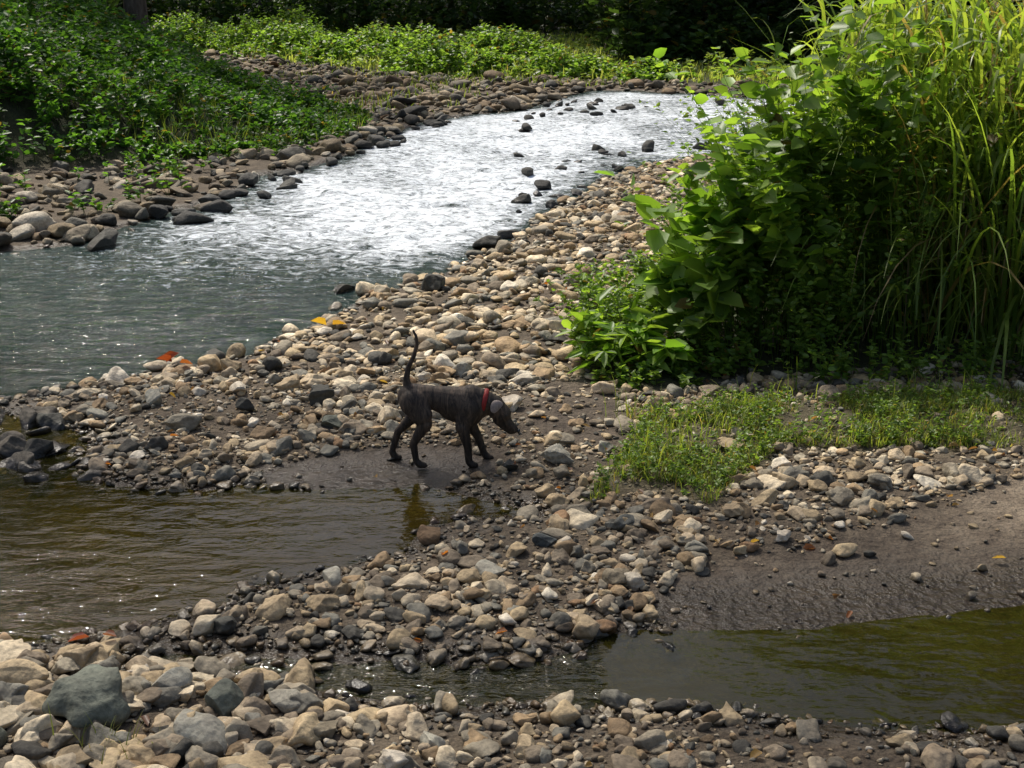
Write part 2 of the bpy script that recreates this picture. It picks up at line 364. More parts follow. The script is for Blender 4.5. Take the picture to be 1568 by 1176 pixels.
# stones standing in the current
q = scatter(620, -3, 7, 13, 36, lambda x, y, d: np.where((d['river'] < -.05) & (d['river'] > -2.8) & ((x > -.2+(y-16)*.02)), .6, 0.))
DK = np.array([.045, .045, .042])
stones('midstream_rocks', q, rng.uniform(.06, .17, len(q)), P2, cols=DK*rng.uniform(.6, 1.6, (len(q), 1)), z=np.full(len(q), -.03), sink=.2)
q = scatter(260, -5, -1.5, 15, 30, lambda x, y, d: np.where((d['river'] < -.02) & (d['river'] > -.7), .7, 0.))
stones('midstream_rocks', q, rng.uniform(.07, .2, len(q)), P2, cols=DK*rng.uniform(.6, 1.6, (len(q), 1)), z=np.full(len(q), -.02), sink=.2)
# individually placed boulders: x, y, half width, colour, sink
G = (.12, .135, .112); LG = (.30, .29, .245); T = (.37, .29, .185); D = (.055, .055, .048); B = (.095, .11, .112); PL = (.55, .50, .415)
hero = [(-1.60, 4.32, .22, G, .3), (-1.34, 4.50, .13, LG, .3), (-1.10, 4.38, .12, G, .35), (-1.13, 4.13, .12, LG, .35), (-.88, 4.42, .095, LG, .3), (-1.96, 4.5, .13, T, .4), (-1.92, 4.12, .11, G, .4),
        (-.62, 4.62, .065, D, .3), (.60, 6.12, .082, (.08, .085, .08), .25), (.17, 5.92, .075, B, .3), (-.84, 5.48, .08, LG, .25), (.27, 7.08, .14, LG, .3), (.27, 7.40, .11, T, .3), (-.02, 7.0, .07, D, .3),
        (-1.30, 8.30, .15, D, .3), (-1.75, 8.05, .10, D, .3), (-2.05, 9.0, .12, T, .25), (-3.0, 7.95, .14, D, .3), (-2.9, 7.4, .15, D, .3), (-2.75, 6.98, .13, (.09, .08, .06), .3),
        (-.75, 11.75, .19, D, .3), (-.25, 14.2, .2, D, .2), (-1.6, 12.0, .15, D, .3), (-4.6, 14.3, .26, D, .3), (-.24, 6.5, .07, T, .2), (-.42, 6.05, .10, (.14, .09, .05), .35),
        (.33, 5.05, .10, T, .3), (.68, 4.97, .055, D, .3), (.88, 4.42, .05, D, .2), (1.55, 6.95, .08, PL, .3), (1.52, 6.7, .085, T, .3), (1.36, 5.93, .06, PL, .3), (1.15, 6.25, .08, T, .3), (.78, 6.25, .07, LG, .3),
        (.56, 7.3, .09, LG, .3), (-1.15, 7.75, .10, G, .3), (-.35, 8.85, .11, LG, .3), (-2.85, 8.85, .14, PL, .35), (-1.55, 8.6, .12, T, .3), (.25, 6.15, .10, T, .35), (-1.05, 5.2, .10, T, .4), (-1.25, 5.05, .09, D, .35),
        (-.1, 5.55, .08, LG, .3), (.5, 5.5, .09, (.2, .17, .12), .3), (0.9, 6.0, .06, T, .3), (-.3, 4.1, .08, LG, .3), (.05, 4.05, .07, T, .3), (-.42, 3.95, .08, PL, .3), (-1.5, 4.62, .07, PL, .3), (-1.05, 4.6, .08, T, .3),
        (-1.78, 4.72, .09, T, .3), (-.7, 4.2, .08, (.2, .17, .12), .3), (-2.1, 7.7, .12, (.2, .18, .14), .3), (-1.9, 8.5, .11, PL, .3), (-2.4, 8.2, .11, LG, .3), (-.95, 9.3, .12, T, .3), (0.0, 8.1, .09, PL, .3), (-.9, 8.1, .10, T, .3)]
for (hx, hy, r, cc, sk) in hero:
    rr = np.random.default_rng(int(abs(hx*1000+hy*77)))
    hz = np.maximum(height(np.array([hx]), np.array([hy])), -.04)
    stones('boulder', np.array([[hx, hy]]), np.array([r*.85]), [proto(5, rr)], cols=np.array([cc]), sink=sk*.8, flat=(.62, .8), z=hz, r=rr)

# ------------------------------------------------------------------ vegetation tools
def unit(v): return v/(np.linalg.norm(v, axis=-1, keepdims=True)+1e-9)
def leaves(P, D, L, W, col, fold=.12, droop=.18, roll=.5, r=rng):
    n = len(P); D = unit(D); up = np.tile([0, 0, 1.], (n, 1))+r.normal(0, roll, (n, 3))
    S = unit(np.cross(D, up)); Nn = np.cross(S, D)
    L = L[:, None]; W = W[:, None]
    V = np.empty((n, 6, 3))
    V[:, 0] = P
    V[:, 1] = P+D*L*.28+S*W*.47+Nn*W*fold
    V[:, 2] = P+D*L*.66+S*W*.40+Nn*(W*fold-L*droop*.4)
    V[:, 3] = P+D*L-Nn*L*droop
    V[:, 4] = P+D*L*.66-S*W*.40+Nn*(W*fold-L*droop*.4)
    V[:, 5] = P+D*L*.28-S*W*.47+Nn*W*fold
    i = (np.arange(n)*6)[:, None]
    F = np.concatenate([i+np.array([[0, 1, 2, 3]]), i+np.array([[0, 3, 4, 5]])])
    return V.reshape(-1, 3), F, np.repeat(col, 6, 0)
def tubes(C, R, k=3):
    n, m, _ = C.shape
    T = unit(np.gradient(C, axis=1)); ref = np.array([.31, .95, .05])
    U = unit(np.cross(T, ref)); Vv = np.cross(T, U)
    a = np.arange(k)*2*math.pi/k
    P = C[:, :, None]+R[:, :, None, None]*(U[:, :, None]*np.cos(a)[None, None, :, None]+Vv[:, :, None]*np.sin(a)[None, None, :, None])
    base = (np.arange(n)*m*k)[:, None, None]+(np.arange(m-1)*k)[None, :, None]
    j = np.arange(k)[None, None, :]; j2 = (j+1) % k
    F = np.stack([base+j, base+j2, base+k+j2, base+k+j], -1).reshape(-1, 4)
    return P.reshape(-1, 3), F
def merge(parts):
    Vs, Fs, Cs = [], [], []; o = 0
    for V, F, c in parts:
        Vs.append(V); Fs.append(F+o); Cs.append(c); o += len(V)
    return np.concatenate(Vs), np.concatenate(Fs), np.concatenate(Cs)
def greens(n, a, b, yellow=.04, yc=(.16, .12, .03)):
    t = rng.uniform(size=(n, 1)); c = np.array(a)*(1-t)+np.array(b)*t
    k = rng.uniform(size=n) < yellow; c[k] = np.array(yc)*rng.uniform(.6, 1.3, (k.sum(), 1))
    return c*rng.uniform(.75, 1.2, (n, 1))
def stem_plants(B, H, nleaf, L, W, ca, cb, lean=.35, tmin=.2, r0=.004, bias=(0, 0), droop=.12, upness=.35, yellow=.04):
    n = len(B); az = rng.uniform(0, 6.283, n); ln = np.abs(rng.normal(0, lean, n))
    lv = np.stack([np.cos(az)*ln+bias[0], np.sin(az)*ln+bias[1], np.zeros(n)], 1)
    def pos(i, t):
        h = H[i][:, None]; t = t[:, None]
        p = B[i]+lv[i]*h*t**1.7; p[:, 2] += (h*(t-droop*t**3))[:, 0]
        return p
    ts = np.linspace(0, 1, 5); idx = np.repeat(np.arange(n), 5)
    C = pos(idx, np.tile(ts, n)).reshape(n, 5, 3); R = np.outer(np.ones(n)*r0, [1, .85, .65, .45, .2])
    sv, sf = tubes(C, R, 3)
    sc = np.tile(np.array(ca)*.8+np.array([.015, .008, 0]), (len(sv), 1))
    li = np.repeat(np.arange(n), nleaf); m = len(li)
    t = tmin+(1-tmin)*rng.uniform(0, 1, m)**.8
    p = pos(li, t); a = rng.uniform(0, 6.283, m)
    Dd = np.stack([np.cos(a), np.sin(a), rng.normal(upness, .35, m)], 1)
    sc_ = rng.uniform(.6, 1.25, m)*(1.1-.35*t)
    tone = np.repeat(rng.uniform(.7, 1.25, n), nleaf)[:, None]
    lf = leaves(p, Dd, L*sc_, W*sc_, greens(m, ca, cb, yellow)*tone)
    return merge([(sv, sf, sc), lf])
def blades(B, Lh, W, ca, cb, seg=6, spread=.5, bend=1.0, bias=(0, 0), yellow=.05, yc=(.25, .19, .08)):
    n = len(B); az = rng.uniform(0, 6.283, n); s = np.abs(rng.normal(0, spread, n))
    dx = np.cos(az)*s+bias[0]; dy = np.sin(az)*s+bias[1]
    hd = np.sqrt(dx*dx+dy*dy)+1e-6
    ang0 = np.arctan2(1, hd*.6)
    H = np.stack([dx/hd, dy/hd], 1); side = np.stack([-H[:, 1], H[:, 0], np.zeros(n)], 1)
    tw = rng.normal(0, .5, n)[:, None]; side = side*np.cos(tw)+np.array([0, 0, 1.])*np.sin(tw)*.5
    V = np.empty((n, seg+1, 2, 3)); cur = B.copy(); bd = bend*rng.uniform(.5, 1.4, n)*(hd*.6+.4)
    for k in range(seg+1):
        t = k/seg; w = (W*(1-t**2.2)*(.55+.45*min(1, t*4)))[:, None]*.5+.0005
        V[:, k, 0] = cur+side*w; V[:, k, 1] = cur-side*w
        an = np.maximum(ang0-bd*t**1.4*1.9, -1.35)
        stp = (Lh/seg)
        cur = cur+np.stack([np.cos(an)*H[:, 0]*stp, np.cos(an)*H[:, 1]*stp, np.sin(an)*stp], 1)
    m = (seg+1)*2; b = (np.arange(n)*m)[:, None, None]+(np.arange(seg)*2)[None, :, None]
    F = (b+np.array([0, 1, 3, 2])[None, None, :]).reshape(-1, 4)
    return V.reshape(-1, 3), F, np.repeat(greens(n, ca, cb, yellow, yc), m, 0)
def base_pts(q, sink=.01):
    return np.column_stack([q, height(q[:, 0], q[:, 1])-sink])
def inpoly(n, poly, x0, x1, y0, y1, dens=None):
    x = rng.uniform(x0, x1, n); y = rng.uniform(y0, y1, n); k = psd(x, y, poly) < 0
    if dens is not None: k &= rng.uniform(size=n) < dens(x, y)
    return np.stack([x[k], y[k]], 1)

# ---- left bank weeds
q = inpoly(12500, LEFTVEG, -15, -2.6, 16, 36, lambda x, y: .35+.65*sm(.35, .6, fbm(x*.9, y*.9, 5)))
H = (.28+1.35*fbm(q[:, 0]*.7, q[:, 1]*.7, 15)**1.8)*rng.uniform(.7, 1.3, len(q))*(.55+.45*sm(0, 1.5, -psd(q[:, 0], q[:, 1], LEFTVEG)))*(.62+.38*sm(-5, -9, q[:, 0]))
V, F, c = stem_plants(base_pts(q), H, 13, .14, .09, (.040, .112, .019), (.095, .205, .032), lean=.45, r0=.005)
build('riverbank_weeds', V, F, M_leaf, c)
q = inpoly(7000, LEFTVEG, -8, -2.6, 21, 34); V, F, c = blades(base_pts(q), rng.uniform(.15, .5, len(q)), rng.uniform(.014, .025, len(q)), (.08, .14, .028), (.16, .20, .055), seg=4)
build('riverbank_grass', V, F, M_leaf, c)
q = scatter(2000, -13, -2.6, 15, 27, lambda x, y, d: np.where((d['river'] > .5) & (d['lv'] > -.2), sm(.42, .6, fbm(x*.9, y*.9, 205, 3)), 0.))
V, F, c = stem_plants(base_pts(q), rng.uniform(.12, .45, len(q)), 10, .11, .07, (.04, .10, .018), (.09, .18, .03), lean=.6, r0=.005); build('bank_edge_weeds', V, F, M_leaf, c)
# ---- far meadow
dm = lambda x, y: .25+.75*sm(.35, .6, fbm(x*.35, y*.35, 8))
q = inpoly(5200, FARVEG, -26, 20, 38, 74, dm)
H = (.2+1.6*fbm(q[:, 0]*.33, q[:, 1]*.33, 18, 3)**3)*rng.uniform(.7, 1.3, len(q))
V, F, c = stem_plants(base_pts(q), H, 12, .24, .15, (.13, .21, .05), (.26, .33, .10), lean=.4, r0=.008)
build('meadow_weeds', V, F, M_leaf, c)
q = inpoly(32000, FARVEG, -22, 20, 38, 72, lambda x, y: sm(85, 45, y)); V, F, c = blades(base_pts(q), rng.uniform(.15, .55, len(q)), rng.uniform(.04, .075, len(q)), (.20, .26, .07), (.34, .38, .14), seg=3)
build('meadow_grass', V, F, M_leaf, c)
for cx_, cy_, rr_, hh_ in [(-2.6, 48, 1.5, 1.5), (-3.6, 49.5, 1.2, 1.8), (-.8, 46.5, 1.1, 1.0), (1.2, 46, .9, 1.4), (2.6, 45.6, 1.2, .8), (-7, 53, 1.6, 1.2), (-9.5, 57, 2, 1.5), (-12, 61, 2.2, 1.5), (-15.5, 62, 2.2, 1.7), (-5.5, 56, 2, 1.4), (-.5, 54, 2, 1.4), (4.6, 44.5, 1.4, .7), (-10.5, 64, 2, 1.8)]:
    n = int(60*rr_*rr_); q = np.array([cx_, cy_])+rng.normal(0, rr_*.5, (n, 2)); dd = np.hypot(q[:, 0]-cx_, q[:, 1]-cy_)/rr_
    V, F, c = stem_plants(base_pts(q), hh_*np.exp(-dd**2*.8)*rng.uniform(.7, 1.25, n), 16, .22, .14, (.09, .18, .032), (.20, .31, .07), lean=.35, r0=.01, tmin=.1)
    build('meadow_shrub', V, F, M_leaf, c)
q = scatter(9000, -16, 4, 30, 58, lambda x, y, d: np.where((d['w'] > .6) & (d['lv'] > 0) & (d['fv'] > 0), .9*sm(.48, .6, fbm(x*.5, y*.5, 66)), 0.))
V, F, c = blades(base_pts(q), rng.uniform(.12, .4, len(q)), rng.uniform(.03, .05, len(q)), (.07, .11, .028), (.14, .18, .05), seg=3, spread=.7); build('gravel_bar_grass', V, F, M_leaf, c)
# ---- right foreground grass
q = inpoly(60000, GRASS, .3, 5, 6.3, 8.8, lambda x, y: .05+.85*sm(.45-.12*sm(1.8, 3, x), .64-.12*sm(1.8, 3, x), fbm(x*2.6, y*2.6, 28)))
V, F, c = blades(base_pts(q, .003), rng.uniform(.03, .12, len(q)), rng.uniform(.004, .007, len(q)), (.12, .18, .035), (.26, .29, .08), seg=3, spread=.8, yellow=.1)
build('grass', V, F, M_leaf, c)
q = inpoly(6500, GRASS, .3, 5, 6.3, 8.8, lambda x, y: .07+.85*sm(.44, .62, fbm(x*2.6, y*2.6, 28)))
V, F, c = stem_plants(base_pts(q, .003), rng.uniform(.03, .18, len(q)), 9, .034, .02, (.09, .16, .028), (.18, .26, .055), r0=.0012)
build('creeping_weeds', V, F, M_leaf, c)
q = np.concatenate([rng.normal([cx_, cy_], .09, (30, 2)) for cx_, cy_ in [(.95, 7.15), (1.1, 7.3), (1.3, 7.5), (.75, 6.9), (2.3, 8.1), (2.7, 8.3), (3.0, 8.2), (1.9, 8.3), (1.4, 7.9), (.85, 7.6), (.8, 7.9)]])
V, F, c = blades(base_pts(q, .003), rng.uniform(.10, .28, len(q)), rng.uniform(.004, .008, len(q)), (.12, .19, .03), (.24, .27, .07), seg=5, spread=.6); build('grass_tuft', V, F, M_leaf, c)
# ---- right leafy shrubs (low front, higher behind)
def hm(x, y):
    top = .62+.65*sm(1.2, 1.65, x)+.80*sm(1.65, 2.2, x)+.3*sm(2.3, 3, x)
    return top*(.26+.74*sm(8.6, 9.8, y+.12*(x-1)))*(1-.25*sm(11, 14, y))
q = inpoly(4000, RIGHTVEG, .3, 5.5, 8.2, 12.2, lambda x, y: (.4+.6*sm(.3, .6, fbm(x*1.6, y*1.6, 38)))*(1-.75*sm(2.6, 3.4, x)))
H = hm(q[:, 0], q[:, 1])*(.40+.95*fbm(q[:, 0]*2.2, q[:, 1]*2.2, 39))*rng.uniform(.8, 1.15, len(q))
V, F, c = stem_plants(base_pts(q), H, 20, .066, .040, (.09, .17, .027), (.19, .285, .055), lean=.3, r0=.0035, tmin=.1, bias=(-.1, -.16))
build('leafy_shrub', V, F, M_leaf, c)
q = inpoly(900, RIGHTVEG, 2.5, 9, 13, 22); H = rng.uniform(.5, 1.2, len(q))
V, F, c = stem_plants(base_pts(q), H, 14, .12, .08, (.05, .12, .018), (.10, .18, .03), lean=.3, r0=.005, tmin=.1)
build('leafy_shrub', V, F, M_leaf, c)
# small weeds at the foot of the thicket on the right
q = np.concatenate([rng.normal([cx_, cy_], .13, (28, 2)) for cx_, cy_ in [(2.75, 8.7), (3.3, 8.75), (2.2, 8.65), (3.8, 8.9)]])
V, F, c = stem_plants(base_pts(q), rng.uniform(.15, .42, len(q)), 12, .06, .035, (.08, .16, .025), (.17, .26, .05), lean=.4, r0=.003); build('low_weeds', V, F, M_leaf, c)
# ---- broad-leaved plants
def broad(name, ctrs, ns_, L, W, tmin, hs=(.95, 1.25), nl=12, lean=.2, bias=(-.12, -.1)):
    q = np.repeat(np.array(ctrs), ns_, 0); q = q+rng.normal(0, .10, q.shape)
    H = hm(q[:, 0], q[:, 1])*rng.uniform(*hs, len(q))
    V, F, c = stem_plants(base_pts(q), H, nl, L, W, (.10, .20, .026), (.20, .30, .052), lean=lean, r0=.006, tmin=tmin, bias=bias, upness=.15, yellow=.02)
    build(name, V, F, M_leaf, c)
broad('broadleaf_plant', [[1.35, 9.2], [1.5, 9.0], [1.5, 9.4], [1.7, 9.2]], 7, .26, .21, .5, (1.1, 1.4), 8)
broad('broadleaf_shrub', [[1.9, 9.3], [2.1, 9.2], [2.3, 9.4], [2.0, 9.6], [2.5, 9.5], [2.7, 9.4], [2.25, 9.8], [1.75, 9.7], [2.9, 9.6]], 12, .17, .13, .3, (.85, 1.3), 18)
broad('broadleaf_plant', [[.7, 9.0], [.62, 9.25], [.95, 9.1], [1.15, 8.95]], 5, .22, .08, .5, (1, 1.3), 9, .35)
# ---- tall cane grass
g = inpoly(70, RIGHTVEG, 2.9, 6.0, 9.4, 11.6)
qq = np.repeat(g, 30, 0)+rng.normal(0, .09, (len(g)*30, 2)); n = len(qq)
B = base_pts(qq); V1 = blades(B, rng.uniform(1.3, 2.9, n), rng.uniform(.018, .036, n), (.09, .165, .028), (.22, .285, .06), seg=9, spread=.6, bend=1.35, bias=(-.12, -.25), yellow=.10)
m_ = int(n*2.1); B2 = B[rng.choice(n, m_)].copy(); B2[:, 2] += rng.uniform(.4, 2.2, m_); B2[:, 0] += rng.normal(-.05, .15, m_); B2[:, 1] += rng.normal(-.05, .14, m_)
V2 = blades(B2, rng.uniform(.4, 1.0, m_), rng.uniform(.022, .046, m_), (.10, .185, .03), (.26, .32, .07), seg=6, spread=.9, bend=1.8, bias=(-.28, -.32), yellow=.08)
B3 = B[rng.choice(n, 900)].copy(); B3[:, 2] += rng.uniform(.3, 1.1, 900)
V3 = blades(B3, rng.uniform(.4, 1.0, 900), rng.uniform(.012, .028, 900), (.2, .15, .06), (.34, .27, .13), seg=6, spread=.7, bend=2.1, bias=(-.3, -.5), yellow=0)
V, F, c = merge([V1, V2, V3]); build('tall_cane_grass', V, F, M_leaf, c)
# ---- weeds at foreground corner
q = rng.normal([-1.45, 4.02], [.10, .05], (26, 2)); V, F, c = blades(base_pts(q), rng.uniform(.10, .2, 26), rng.uniform(.004, .007, 26), (.12, .16, .04), (.2, .2, .08), seg=4, spread=.4)
build('grass_tuft', V, F, M_leaf, c)

# ------------------------------------------------------------------ trees
def tree(name, x, y, h, crown, rad, nl, Ls, ca, cb, r0=.25, crownc=None, mat=M_leafdark, squash=.75, nlimb=9, low=.25):
    z0 = float(height(np.array([x]), np.array([y]))[0])-.1
    root = empty(name, (0, 0, 0))
    cx, cy, cz = crownc if crownc else (x+random.uniform(-.8, .8), y+random.uniform(-.8, .8), z0+h-rad*squash)
    ts = np.linspace(0, 1, 9)
    tr = np.stack([x+(cx-x)*ts**2+.15*np.sin(ts*7+x), y+(cy-y)*ts**2+.15*np.cos(ts*6+y), z0+(cz+rad*.3-z0)*ts], 1)
    C = [tr[None]]; R = [r0*(1-ts*.8)[None]*np.array([1.35]+[1]*8)[None]]
    parts = []
    v, f = tubes(C[0], R[0], 8); parts.append((v, f, np.zeros((len(v), 3))))
    tips = []
    for i in range(nlimb):
        t = low+(.97-low)*(i+.5)/nlimb; p0 = np.array([np.interp(t, ts, tr[:, k]) for k in range(3)])
        a = i*2.4+x; e = rng.uniform(-.35, .7); dist = rad*rng.uniform(.6, .95)
        tgt = np.array([cx+math.cos(a)*math.cos(e)*dist, cy+math.sin(a)*math.cos(e)*dist, cz+math.sin(e)*dist*squash])
        s = np.linspace(0, 1, 6)[:, None]; cv = p0+(tgt-p0)*s+np.array([0, 0, 1])*np.sin(s*math.pi)*dist*.12
        v, f = tubes(cv[None], (r0*.42*(1-t*.5)*(1-s[:, 0]*.8))[None], 5); parts.append((v, f, np.zeros((len(v), 3))))
        tips.append(tgt)
        for j in range(4):
            u = rng.uniform(.4, .95); q0 = p0+(tgt-p0)*u+np.array([0, 0, 1])*math.sin(u*math.pi)*dist*.12
            q1 = q0+rng.normal(0, rad*.32, 3)*np.array([1, 1, .7]); s = np.linspace(0, 1, 4)[:, None]; cv = q0+(q1-q0)*s
            v, f = tubes(cv[None], (r0*.14*(1-s[:, 0]*.8))[None], 4); parts.append((v, f, np.zeros((len(v), 3)))); tips.append(q1)
    V, F, c = merge(parts); build('trunk', V, F, M_bark, c, True, root)
    tips = np.array(tips); ci = rng.integers(0, len(tips), nl)
    off = rng.normal(size=(nl, 3)); off = unit(off)*rng.uniform(.25, 1, (nl, 1))**.5*rad*.30*np.array([1, 1, .6])*rng.uniform(.7, 1.2, len(tips))[ci][:, None]
    P = tips[ci]+off; Dd = unit(off)+rng.normal(0, .5, (nl, 3))+np.array([0, 0, -.25])
    tone = rng.uniform(.65, 1.3, len(tips))[ci][:, None]
    s = rng.uniform(.6, 1.3, nl)*Ls
    V, F, c = leaves(P, Dd, s, s*.55, greens(nl, ca, cb, .02)*tone); build('foliage', V, F, mat, c, False, root)
DG1, DG2 = (.028, .06, .018), (.08, .145, .035)
tree('overhanging_tree', -10.0, 15.6, 13, None, 5.0, 3000, .22, (.04, .1, .015), (.08, .15, .025), .3, crownc=(-5.4, 11.4, 13.0), mat=M_leaf, squash=.4, nlimb=13, low=.45)
tree('bank_tree', -9.3, 33.5, 12, None, 3.0, 2600, .3, (.03, .07, .014), (.06, .12, .022), .34, low=.15)
for (tx, ty, th, tr_) in [(-13.5, 36, 13, 3.8), (-17, 31, 14, 4.5), (-20, 36, 15, 5), (-14, 45, 17, 5), (-22, 25, 14, 5), (-17, 51, 18, 5.5), (-23, 59, 16, 5), (-24, 45, 15, 5)]:
    tree('bank_tree', tx, ty, th, None, tr_, 4200, .32, (.03, .07, .014), (.06, .12, .022), .26)
for (tx, ty, th, tr_) in [(-30, 82, 18, 6), (-22, 77, 20, 6), (-15, 79, 22, 7), (-8, 77, 23, 7), (-1, 75, 23, 7), (5, 70, 21, 6.5), (10, 63, 18, 5.5), (4.6, 58, 14, 4.5), (8, 55, 15, 4.5), (12, 52, 14, 4.5), (16, 53, 15, 5), (22, 49, 15, 5), (18, 63, 17, 6), (27, 56, 17, 6),
                          (12, 76, 20, 6), (-12, 92, 24, 7), (-4, 92, 26, 7), (4, 90, 24, 7), (28, 44, 15, 5), (14, 47, 12, 4), (24, 38, 15, 5), (13, 21, 12, 4), (19, 24, 14, 4.5)]:
    tree('forest_tree', tx, ty, th, None, tr_, 4200, .55, DG1, DG2, .34, low=.2)
# understory
q = np.concatenate([np.stack([rng.uniform(-34, 30, 1900), rng.uniform(70, 86, 1900)], 1), np.stack([rng.uniform(4, 30, 1800), rng.uniform(50, 62, 1800)], 1), np.stack([rng.uniform(-20, -8, 900), rng.uniform(33, 60, 900)], 1)])
k = (fields(q[:, 0], q[:, 1])['w'] > 1) & ~((q[:, 0] > -12) & (q[:, 1] < 60) & (q[:, 0] < 0)) & ~((q[:, 0] > -22) & (q[:, 0] < 0) & (q[:, 1] > 44) & (q[:, 1] < 69)); q = q[k]
hh = (1.0+5*fbm(q[:, 0]*.3, q[:, 1]*.3, 301, 2)**1.5)*rng.uniform(.6, 1.3, len(q))
V, F, c = stem_plants(base_pts(q), hh, 26, .46, .28, DG1, DG2, lean=.4, r0=.03, tmin=.05)
build('forest_undergrowth', V, F, M_leafdark, c)

# ------------------------------------------------------------------ fallen leaves
q = scatter(300, -3.5, 4, 3.8, 12, lambda x, y, d: np.where((d['w'] > .02), .6, 0.)); n = len(q)
P = np.column_stack([q, height(q[:, 0], q[:, 1])+rng.uniform(.02, .05, n)]); a = rng.uniform(0, 6.28, n)
cc = np.array([[.28, .1, .03], [.2, .11, .05], [.3, .19, .06], [.14, .07, .04]])[rng.integers(0, 4, n)]
V, F, c = leaves(P, np.stack([np.cos(a), np.sin(a), rng.normal(0, .25, n)], 1), rng.uniform(.03, .07, n), rng.uniform(.018, .04, n), cc, fold=.3)
build('fallen_leaves', V, F, M_leaf, c)
P = np.array([[-2.52, 8.98, .14], [-2.47, 8.96, .15], [-2.43, 9.01, .13], [-1.46, 9.78, .22], [-1.41, 9.76, .23], [-1.78, 4.86, .10], [-1.73, 4.88, .10], [1.45, 5.88, .05]])
cc = np.array([[.40, .08, .03], [.30, .06, .03], [.34, .10, .04], [.6, .36, .05], [.5, .28, .05], [.22, .05, .03], [.25, .08, .04], [.4, .16, .06]])*.65
V, F, c = leaves(P, np.array([[.6, -.2, .6], [-.7, -.3, .4], [1, -.1, .1], [-.9, -.2, .5], [.9, -.3, .3], [-.8, -.5, .2], [.8, -.3, .2], [1, 0, .1]]), np.array([.13, .12, .1, .13, .12, .09, .07, .07]), np.array([.09, .08, .06, .09, .08, .05, .04, .04]), cc, fold=.35)
build('autumn_leaf', V, F, M_leaf, c)

# ------------------------------------------------------------------ dog
class Parts:
    def __init__(s): s.bm = bmesh.new()
    def capsule(s, a, b, ra, rb, sy=1.0, n=16):
        """tapered closed capsule a->b, sy scales the lateral (y) radius"""
        a = Vector(a); b = Vector(b); t = (b-a); t.normalize()
        side = Vector((0, 1, 0)); side = (side-side.dot(t)*t).normalized(); up = t.cross(side)
        rings = []
        for k in range(6): th = math.pi/2*(1-k/6); rings.append((a-t*ra*math.sin(th), ra*math.cos(th)))
        for k in range(5): f = k/4; rings.append((a.lerp(b, f), ra+(rb-ra)*f))
        for k in range(1, 7): th = math.pi/2*k/6; rings.append((b+t*rb*math.sin(th), rb*math.cos(th)))
        vs = []
        for c_, r_ in rings:
            r_ = max(r_, .0008)
            vs.append([s.bm.verts.new(c_+side*math.cos(q*2*math.pi/n)*r_*sy+up*math.sin(q*2*math.pi/n)*r_) for q in range(n)])
        for i in range(len(vs)-1):
            for q in range(n): s.bm.faces.new((vs[i][q], vs[i][(q+1) % n], vs[i+1][(q+1) % n], vs[i+1][q]))
        s.bm.faces.new(vs[0][::-1]); s.bm.faces.new(vs[-1])
    def chain(s, pts, sy=1.0):
        for (p, r), (q, r2) in zip(pts[:-1], pts[1:]): s.capsule(p, q, r, r2, sy)
HA = math.radians(-22)
def hd(p):
    x, y, z = p; dx, dz_ = x-.30, z-.39
    return (.292+dx*math.cos(HA)-dz_*math.sin(HA), y, .366+dx*math.sin(HA)+dz_*math.cos(HA))
dp = Parts()
dp.chain([((-.185, 0, .420), .084), ((-.06, 0, .418), .072), ((.05, 0, .390), .096), ((.14, 0, .372), .114), ((.19, 0, .378), .098)], .82)
dp.chain([((.05, 0, .355), .080), ((.15, 0, .328), .090)], .74)
dp.chain([((.165, 0, .41), .086), ((.235, 0, .394), .072), (hd((.31, 0, .392)), .062)], .9)
dp.chain([(hd((.33, 0, .380)), .062), (hd((.368, 0, .366)), .055)], 1.0)               # skull
dp.chain([(hd((.380, 0, .345)), .043), (hd((.43, 0, .318)), .033), (hd((.472, 0, .302)), .026)], .92)   # muzzle
dp.chain([(hd((.362, 0, .325)), .036), (hd((.42, 0, .293)), .023), (hd((.456, 0, .280)), .017)], .86)  # jaw
for s_ in (-1, 1): dp.chain([(hd((.365, s_*.034, .392)), .017), (hd((.39, s_*.028, .378)), .012)])
dp.chain([((-.205, 0, .465), .032), ((-.212, .0, .53), .0205), ((-.200, 0, .60), .0165), ((-.165, 0, .67), .0140), ((-.145, 0, .74), .012), ((-.150, 0, .79), .010), ((-.168, 0, .825), .007)])
for (yy, kn, hk, an, pw) in [(-.068, (-.105, .275), (-.175, .155), (-.16, .045), (-.125, .019)), (.068, (-.165, .295), (-.275, .185), (-.315, .055), (-.285, .020))]:
    dp.chain([((-.17, yy*.75, .40), .084), ((kn[0]-.02, yy, kn[1]+.06), .068), ((kn[0], yy*1.05, kn[1]), .046)], .64)
    dp.chain([((kn[0], yy*1.05, kn[1]), .043), ((kn[0]*.5+hk[0]*.5, yy, kn[1]*.5+hk[1]*.5), .032), ((hk[0], yy, hk[1]), .024), ((an[0], yy, an[1]), .019)], .85)
    dp.chain([((an[0], yy, an[1]), .0195), ((pw[0]-.012, yy, pw[1]+.004), .023), ((pw[0]+.014, yy, pw[1]-.001), .018)])
for (yy, el, wr, an, pw) in [(-.066, (.115, .255), (.145, .135), (.150, .04), (.178, .019)), (.066, (.145, .26), (.205, .145), (.235, .05), (.265, .020))]:
    dp.chain([((.15, yy*.85, .365), .074), ((el[0], yy, el[1]), .044)], .62)
    dp.chain([((el[0], yy, el[1]), .040), ((wr[0], yy, wr[1]), .026), ((an[0], yy, an[1]), .0215), ((pw[0]-.012, yy, pw[1]+.004), .024), ((pw[0]+.012, yy, pw[1]-.001), .019)], .9)
